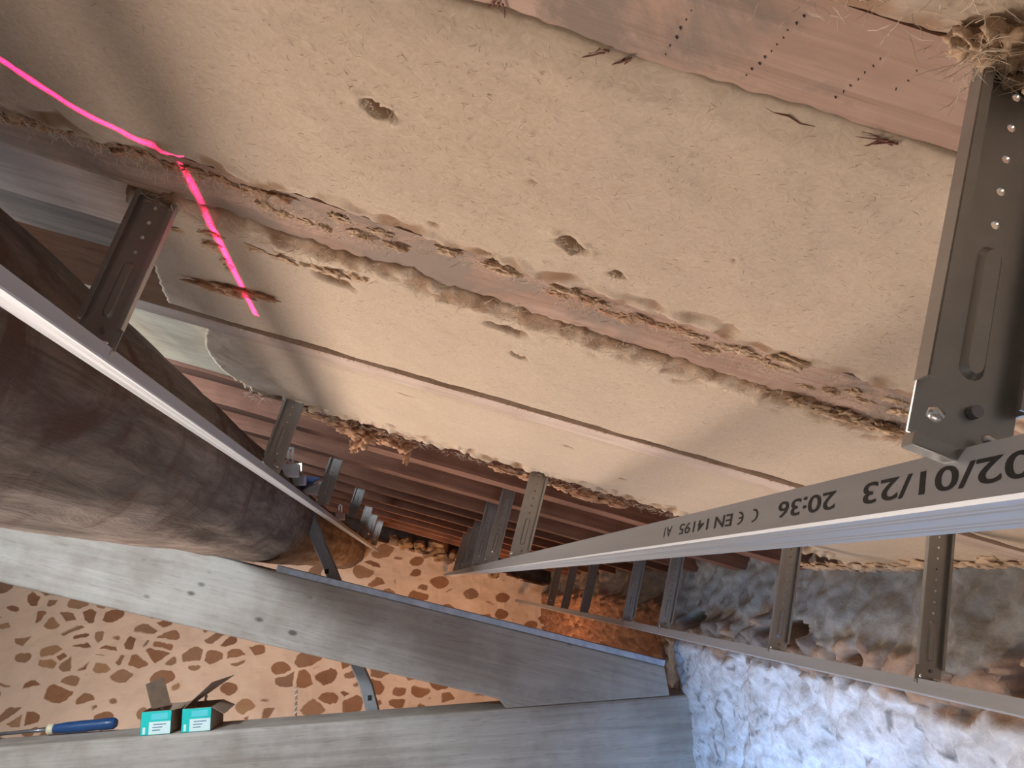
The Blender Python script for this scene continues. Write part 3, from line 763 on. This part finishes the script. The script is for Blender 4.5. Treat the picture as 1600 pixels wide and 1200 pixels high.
for i, (u, n, a, b) in enumerate(rocks):
    rock('rubble_stone', P(u, 5.97, n - .02), (a * .62, .12, b * .9), M_ROCK if i % 3 else M_ROCK2, 'yellowish brown rubble stone on top of the stone gable, %s from the left' % NTH[i], 'stone', 'rubble stones on the gable head', i)

# ------------------------------------------------------------------ eave wall on the right
def worley(p, s, k=0):
    d, pts = noise.voronoi(Vector((p[0] * s[0], p[1] * s[1], k * 7.7)), distance_metric='DISTANCE')
    return d[0], d[1], pts[0]
def smooth(a, b, x): t = max(0, min(1, (x - a) / (b - a))); return t * t * (3 - 2 * t)
def wall_right():
    ys = list(np.arange(.5, 3.2, .0095)) + list(np.arange(3.2, 6.05, .03)); zs = []
    z = -1.75
    while z < -.75: zs.append(z); z += .02
    while z < .22: zs.append(z); z += .0085
    vs = []; cols = []
    for y in ys:
        for z in zs:
            # three zones with ragged limits: whitewash below, rubble, grey mortar on top
            l1 = -.285 + .025 * fb(y, 0, 5, 4)
            l2 = -.200 + .04 * fb(y, 0, 9, 5)
            l1 += .030 * nz(y, z, 1, 22); l2 += .030 * nz(y, z, 4, 25)
            if y > 2.95: l1 -= 1.6 * smooth(2.95, 3.1, y)
            if y > 3.0: l2 += .05
            wh = 1 - smooth(l1 - .01, l1 + .01, z); gr = smooth(l2 - .008, l2 + .008, z); gd = smooth(l2 - .01, l2 + .02, z)
            yw, zw = y + .02 * nz(y, z, 61, 12), z + .02 * nz(y, z, 62, 12)
            f1, f2, pt = worley((yw, zw), (7.5, 14)); e = smooth(.02, .12, f2 - f1)
            h1 = (noise.noise(pt * 3.7) + 1) / 2
            x = 1.0
            n1 = fb(y, z, 0, 3.2, 5)
            # rubble: stones stand proud, joints sink
            xr = 1.015 - .022 * e - .030 * h1 + .012 * n1 + .010 * fb(y, z, 71, 18, 4)
            xw = .985 - .030 * fb(y, z, 8, 4.5, 5) - .010 * e - .001 * nz(y, z, 3, 60)
            xg = 1.005 + .42 * max(0, min(.25, z + .20)) - .045 * fb(y, z, 12, 3.0, 6) - .012 * fb(y, z, 15, 20, 4)
            x = xw * wh + (1 - wh) * (xg * gd + xr * (1 - gd)) + .010 * fb(y, z, 91, 24, 3) * (1 - .75 * wh)
            # dark cavity behind the low rail, and smaller holes
            for (cy, cz, ry, rz, d) in ((2.0, -.192, .15, .036, .30), (1.40, -.13, .016, .10, .06), (2.70, -.19, .12, .03, .12), (1.20, -.20, .03, .06, .10), (1.66, -.225, .05, .02, .08), (1.28, -.70, .02, .02, .06), (2.80, -.33, .03, .06, .16)):
                q = math.hypot((y - cy) / ry, (z - cz) / rz) + .3 * nz(y, z, 2, 14)
                if q < 1: x += d * smooth(1, .6, q)
            # red-brown, ochre and grey stones
            a = Vector((.34, .20, .13)).lerp(Vector((.50, .36, .25)), h1); jo = Vector((.24, .18, .135))
            if (h1 * 7) % 1 > .72: a = Vector((.26, .22, .19))
            cr = jo.lerp(a, e)
            if y > 3.0: cr = Vector((.55, .30, .17)).lerp(Vector((.33, .16, .09)), e)
            g = .5 + .5 * fb(y, z, 12, 8, 4)
            cg = Vector((.22, .205, .18)).lerp(Vector((.40, .37, .325)), max(0, min(1, g)))
            if y > 3.0: cg = cg.lerp(Vector((.22, .14, .10)), .4)
            cw = Vector((.80, .81, .83)).lerp(Vector((.62, .62, .62)), max(0, min(1, .25 + fb(y, z, 30, 9, 5))))
            ck = nz(y, z * 1.1 + .15 * nz(y, z, 2, 6), 40, 6.0)
            if abs(ck) < .022 and z < l1 - .03 and nz(y, z, 77, 2.2) > .05: cw = cw * .45; 
            if nz(y, z, 51, 26) > .52: cw = cw * .6
            c = cw * wh + (cg * gr + cr * (1 - gr)) * (1 - wh)
            vs.append((x, y, z)); cols.append((c.x, c.y, c.z, 1))
    ny, nz_ = len(ys), len(zs)
    fs = [(i * nz_ + j, (i + 1) * nz_ + j, (i + 1) * nz_ + j + 1, i * nz_ + j + 1) for i in range(ny - 1) for j in range(nz_ - 1)]
    per = [j for j in range(nz_)] + [i * nz_ + nz_ - 1 for i in range(1, ny)] + [(ny - 1) * nz_ + j for j in range(nz_ - 2, -1, -1)] + [i * nz_ for i in range(ny - 2, 0, -1)]
    k = len(vs)
    for q in per: vs.append((1.6, vs[q][1], vs[q][2])); cols.append((.3, .25, .2, 1))
    m = len(per); fs += [(per[a], k + a, k + (a + 1) % m, per[(a + 1) % m]) for a in range(m)]; fs.append(tuple(k + a for a in reversed(range(m))))
    o = mk('wall_right', vs, fs, M_WALL, smooth=True); fixn(o)
    at = o.data.attributes.new('Col', 'FLOAT_COLOR', 'POINT'); at.data.foreach_set('color', [q for c in cols for q in c])
    finish(o, kind='structure')
wall_right()

# floor of the room below
mb = MB(); mb.box((-4.8, -3.0, -1.85), (1.6, 6.5, -1.75)); finish(mb.build('floor', M_FLOOR), kind='structure')

# ------------------------------------------------------------------ things on the tie beam
def box_thing(label, x0, x1, y0, y1, z0, z1, flaps):
    rt = root('cardboard_box', ((x0 + x1) / 2, (y0 + y1) / 2, z0), label, 'box', 'small screw boxes on the tie beam'); t = .002
    mb = MB(); mb.box((x0, y0, z0), (x1, y1, z0 + t)); mb.box((x0, y0, z0), (x0 + t, y1, z1)); mb.box((x1 - t, y0, z0), (x1, y1, z1))
    mb.box((x0, y0, z0), (x1, y0 + t, z1)); mb.box((x0, y1 - t, z0), (x1, y1, z1)); mb.build('carton', M_CARD, rt)
    for fl in flaps:
        a, b, c, d = [Vector(q) for q in fl]; nn = (b - a).cross(d - a).normalized() * .0018
        m2 = MB(); m2.add([a, b, c, d, a + nn, b + nn, c + nn, d + nn], [(0, 1, 2, 3), (7, 6, 5, 4), (0, 4, 5, 1), (1, 5, 6, 2), (2, 6, 7, 3), (3, 7, 4, 0)]); m2.build('flap', M_CARD, rt)
    w = x1 - x0; h = z1 - z0; y = y0 - .0006
    m2 = MB(); m2.box((x0 + .001, y, z0 + .001), (x1 - .001, y0 + .0002, z1 - .001)); lab = m2.build('printed_label', M_TEAL, rt)
    m2 = MB(); m2.box((x0 + .28 * w, y - .0005, z0 + .002), (x1 - .002, y, z0 + .55 * h)); m2.build('white_panel', M_LWHITE, lab, )
    m2 = MB(); m2.box((x0 + .33 * w, y - .0005, z0 + .64 * h), (x1 - .12 * w, y, z0 + .90 * h)); m2.build('cyan_panel', M_LCYAN, lab)
    m2 = MB()
    for k, (a, b) in enumerate(((.42, .85), (.40, .72), (.40, .66))):
        m2.box((x0 + a * w, y - .0008, z0 + (.42 - .12 * k) * h), (x0 + b * w, y - .0004, z0 + (.45 - .12 * k) * h))
    m2.build('printed_lines', M_BLUE, lab)
    m2 = MB(); m2.box((x0 + .08 * w, y - .0005, z0 + .06 * h), (x0 + .17 * w, y, z0 + .34 * h)); m2.build('label_symbol', M_LWHITE, lab)
    return rt
zt = -.4555
for b in ():
    pass
x0, x1 = -.925, -.828; y0 = 2.755
box_thing('left cardboard box with a teal and white label and a tall dark flap raised', x0, x1, y0, y0 + .165, zt, zt + .074,
          [((x0 + .002, y0 + .09, zt + .068), (x0 + .045, y0 + .158, zt + .068), (x0 + .012, y0 + .16, zt + .165), (x0 - .024, y0 + .09, zt + .150)),
           ((x1, y0 + .004, zt + .074), (x1, y0 + .160, zt + .074), (x1 + .030, y0 + .160, zt + .083), (x1 + .030, y0 + .004, zt + .080))])
x0, x1 = -.795, -.700; y0 = 2.755
box_thing('right cardboard box with a teal and white label and a slanting open lid', x0, x1, y0, y0 + .165, zt, zt + .074,
          [((x0, y0 + .004, zt + .074), (x0, y0 + .160, zt + .074), (x0 + .115, y0 + .21, zt + .150), (x0 + .085, y0 + .02, zt + .150)),
           ((x1, y0 + .004, zt + .074), (x1, y0 + .160, zt + .074), (x1 + .04, y0 + .160, zt + .055), (x1 + .04, y0 + .004, zt + .050))])
# chisel with a blue handle
def chisel():
    rt = root('chisel', (-1.2, 2.9, zt), 'tool with a blue handle and cream ring lying on the tie beam', 'tool')
    y = 2.90; z = zt + .020
    a = Vector((-1.262, y, z)); d = Vector((1, 0, .02)).normalized()
    mb = MB(); L = [(0, .014), (.02, .016), (.05, .0185), (.10, .019), (.15, .0185), (.175, .020), (.20, .019), (.21, .012)]
    mb.tube([a + d * l for l, r in L], [r for l, r in L], 16); mb.build('handle', M_BLUE, rt, smooth=True)
    mb = MB(); mb.tube([a + d * -.016, a + d * -.012, a + d * .004, a + d * .006], [.014, .0175, .0175, .014], 16); mb.build('ferrule', M_CREAM, rt, smooth=True)
    mb = MB(); mb.tube([a + d * -.30, a + d * -.06, a + d * -.014], [.006, .006, .009], 8); mb.build('blade', M_STEEL, rt, smooth=True)
chisel()
mb = MB(); mb.box((-1.62, 2.86, zt), (-1.425, 2.90, zt + .018)); mb.box((-1.62, 2.86, zt + .018), (-1.425, 2.863, zt + .036))
finish(bevel(mb.build('metal_offcut', M_RAIL), .002), 'short grey metal offcut at the left edge beside the blue-handled tool', 'metal offcut')
def rod(x, y, z0, z1, label):
    rt = root('twisted_rod', (x, y, z0), label, 'rod'); mb = MB(); m2 = MB(); K = 60
    mb.tube([(x, y, z0), (x, y, z1 - .01), (x, y, z1)], [.004, .004, .001], 10); mb.build('core', M_COPPER, rt)
    pts = [(x + .0045 * math.cos(i * .55), y + .0045 * math.sin(i * .55), z0 + (z1 - z0 - .008) * i / K) for i in range(K + 1)]
    m2.tube(pts, .0022, 5); m2.build('spiral', M_WHITEP, rt)
rod(-.445, 2.90, zt, -.345, 'thin twisted copper and white rod standing between the truss timbers')
rod(-.765, 2.925, zt, -.335, 'small white-tipped twisted rod standing behind the right box')

# things lying on the log behind the left rail
def bracket(label, c, s, yaw):
    rt = root('fixing_bracket', c, label, 'bracket', 'small white brackets on the log'); c = Vector(c); ca, sa = math.cos(yaw), math.sin(yaw)
    T = lambda x, y, z: c + Vector((x * ca - y * sa, x * sa + y * ca, z)) 
    mb = MB(); mb.box((-.03 * s, -.01, 0), (.03 * s, .01, .045 * s), T); bevel(mb.build('foot', M_WHITEP, rt), .003)
    mb = MB()
    mb.box((-.010 * s, -.004, .045 * s), (-.004 * s, .004, .10 * s), T); mb.box((.006 * s, -.004, .045 * s), (.012 * s, .004, .10 * s), T); mb.box((-.010 * s, -.004, .094 * s), (.012 * s, .004, .10 * s), T)
    mb.build('loop', M_CLIP, rt)
bracket('white bracket with an open loop on the log just beyond the left rail', P(-.50, 2.45, .205), 1.0, .3)
bracket('white bracket lying beside the blue packet on the log', P(-.50, 2.66, .204), .8, -.3)
def packet():
    c = P(-.495, 2.88, .208); rt = root('blue_packet', c, 'small blue and white folded packet on the log behind the left rail', 'packet')
    m = MB(); m.add([c + Vector(q) for q in ((-.045, 0, 0), (.05, 0, -.012), (.05, .02, .045), (.0, .02, .03), (-.045, .05, 0), (.05, .05, -.012), (.05, .06, .045), (.0, .06, .03))],
                    [(0, 1, 2, 3), (7, 6, 5, 4), (0, 4, 5, 1), (1, 5, 6, 2), (2, 6, 7, 3), (3, 7, 4, 0)]); m.build('pale_side', M_WHITEP, rt)
    m = MB(); m.add([c + Vector(q) for q in ((-.045, .0, .008), (.0, .0, .034), (.04, .0, .056), (-.03, .0, .062), (-.045, .03, .008), (.0, .03, .034), (.04, .03, .056), (-.03, .03, .062))],
                    [(0, 1, 2, 3), (7, 6, 5, 4), (0, 4, 5, 1), (1, 5, 6, 2), (2, 6, 7, 3), (3, 7, 4, 0)]); m.build('blue_side', M_BLUE, rt)
packet()
bracket('tiny white bracket far along the left rail', P(-.475, 3.9, .185), .8, 0)

# ------------------------------------------------------------------ laser level light: two thin fans of red light
def laser(name, src, a, b, mid, power, width, f0=-1, f1=2, bow=0.):
    """a, b: points the fan passes through (u, v, n)"""
    s = P(*src); A = (P(*a) - s).normalized(); B = (P(*b) - s).normalized()
    zc = (A + B).normalized(); xc = (B - A); xc = (xc - zc * xc.dot(zc)).normalized(); yc = zc.cross(xc)
    l = bpy.data.lights.new(name, 'POINT'); l.shadow_soft_size = 0; l.energy = power; l.color = (1.0, .012, .20)
    o = bpy.data.objects.new(name, l); COL.objects.link(o); o.location = s
    l.use_nodes = True; nt = l.node_tree; em = nt.nodes['Emission']
    tc = nt.nodes.new('ShaderNodeTexCoord')
    def dot(v):
        d = nt.nodes.new('ShaderNodeVectorMath'); d.operation = 'DOT_PRODUCT'; nt.links.new(gi, d.inputs[0]); d.inputs[1].default_value = v; return d.outputs['Value']
    def ma(op, x, y=None, z=None, clamp=False):
        m = nt.nodes.new('ShaderNodeMath'); m.operation = op; m.use_clamp = clamp
        for k, q in enumerate((x, y, z)):
            if q is None: continue
            if isinstance(q, (int, float)): m.inputs[k].default_value = q
            else: nt.links.new(q, m.inputs[k])
        return m.outputs[0]
    gi = tc.outputs['Normal']
    dz, dx, dy = dot(zc), dot(xc), dot(yc)
    x = ma('DIVIDE', dx, dz); y = ma('DIVIDE', dy, dz)
    hx = math.tan(math.acos(max(-1, min(1, A.dot(B)))) / 2)
    if bow: # slight bow of the projected line
        t = ma('DIVIDE', x, hx); y = ma('ADD', y, ma('MULTIPLY', ma('SUBTRACT', 1.0, ma('MULTIPLY', t, t)), bow))
    k = ma('SUBTRACT', 1.0, ma('DIVIDE', ma('ABSOLUTE', y), width), clamp=True)
    lo, hi = hx * (2 * f0 - 1), hx * (2 * f1 - 1)
    k = ma('MULTIPLY', k, ma('GREATER_THAN', x, lo)); k = ma('MULTIPLY', k, ma('LESS_THAN', x, hi)); k = ma('MULTIPLY', k, ma('GREATER_THAN', dz, 0.0))
    nt.links.new(k, em.inputs['Strength'])
    return o
SRC = (.95, 1.55, -1.45)
laser('laser_level_light', SRC, (-.427, .512, .290), (-.306, .605, .296), None, 3400, .0021, -.05, 1.0, bow=-.005)
laser('laser_level_light', SRC, (-.318, .63, .303), (-.332, 1.03, .296), None, 3400, .0018, 0.0, 1.0)
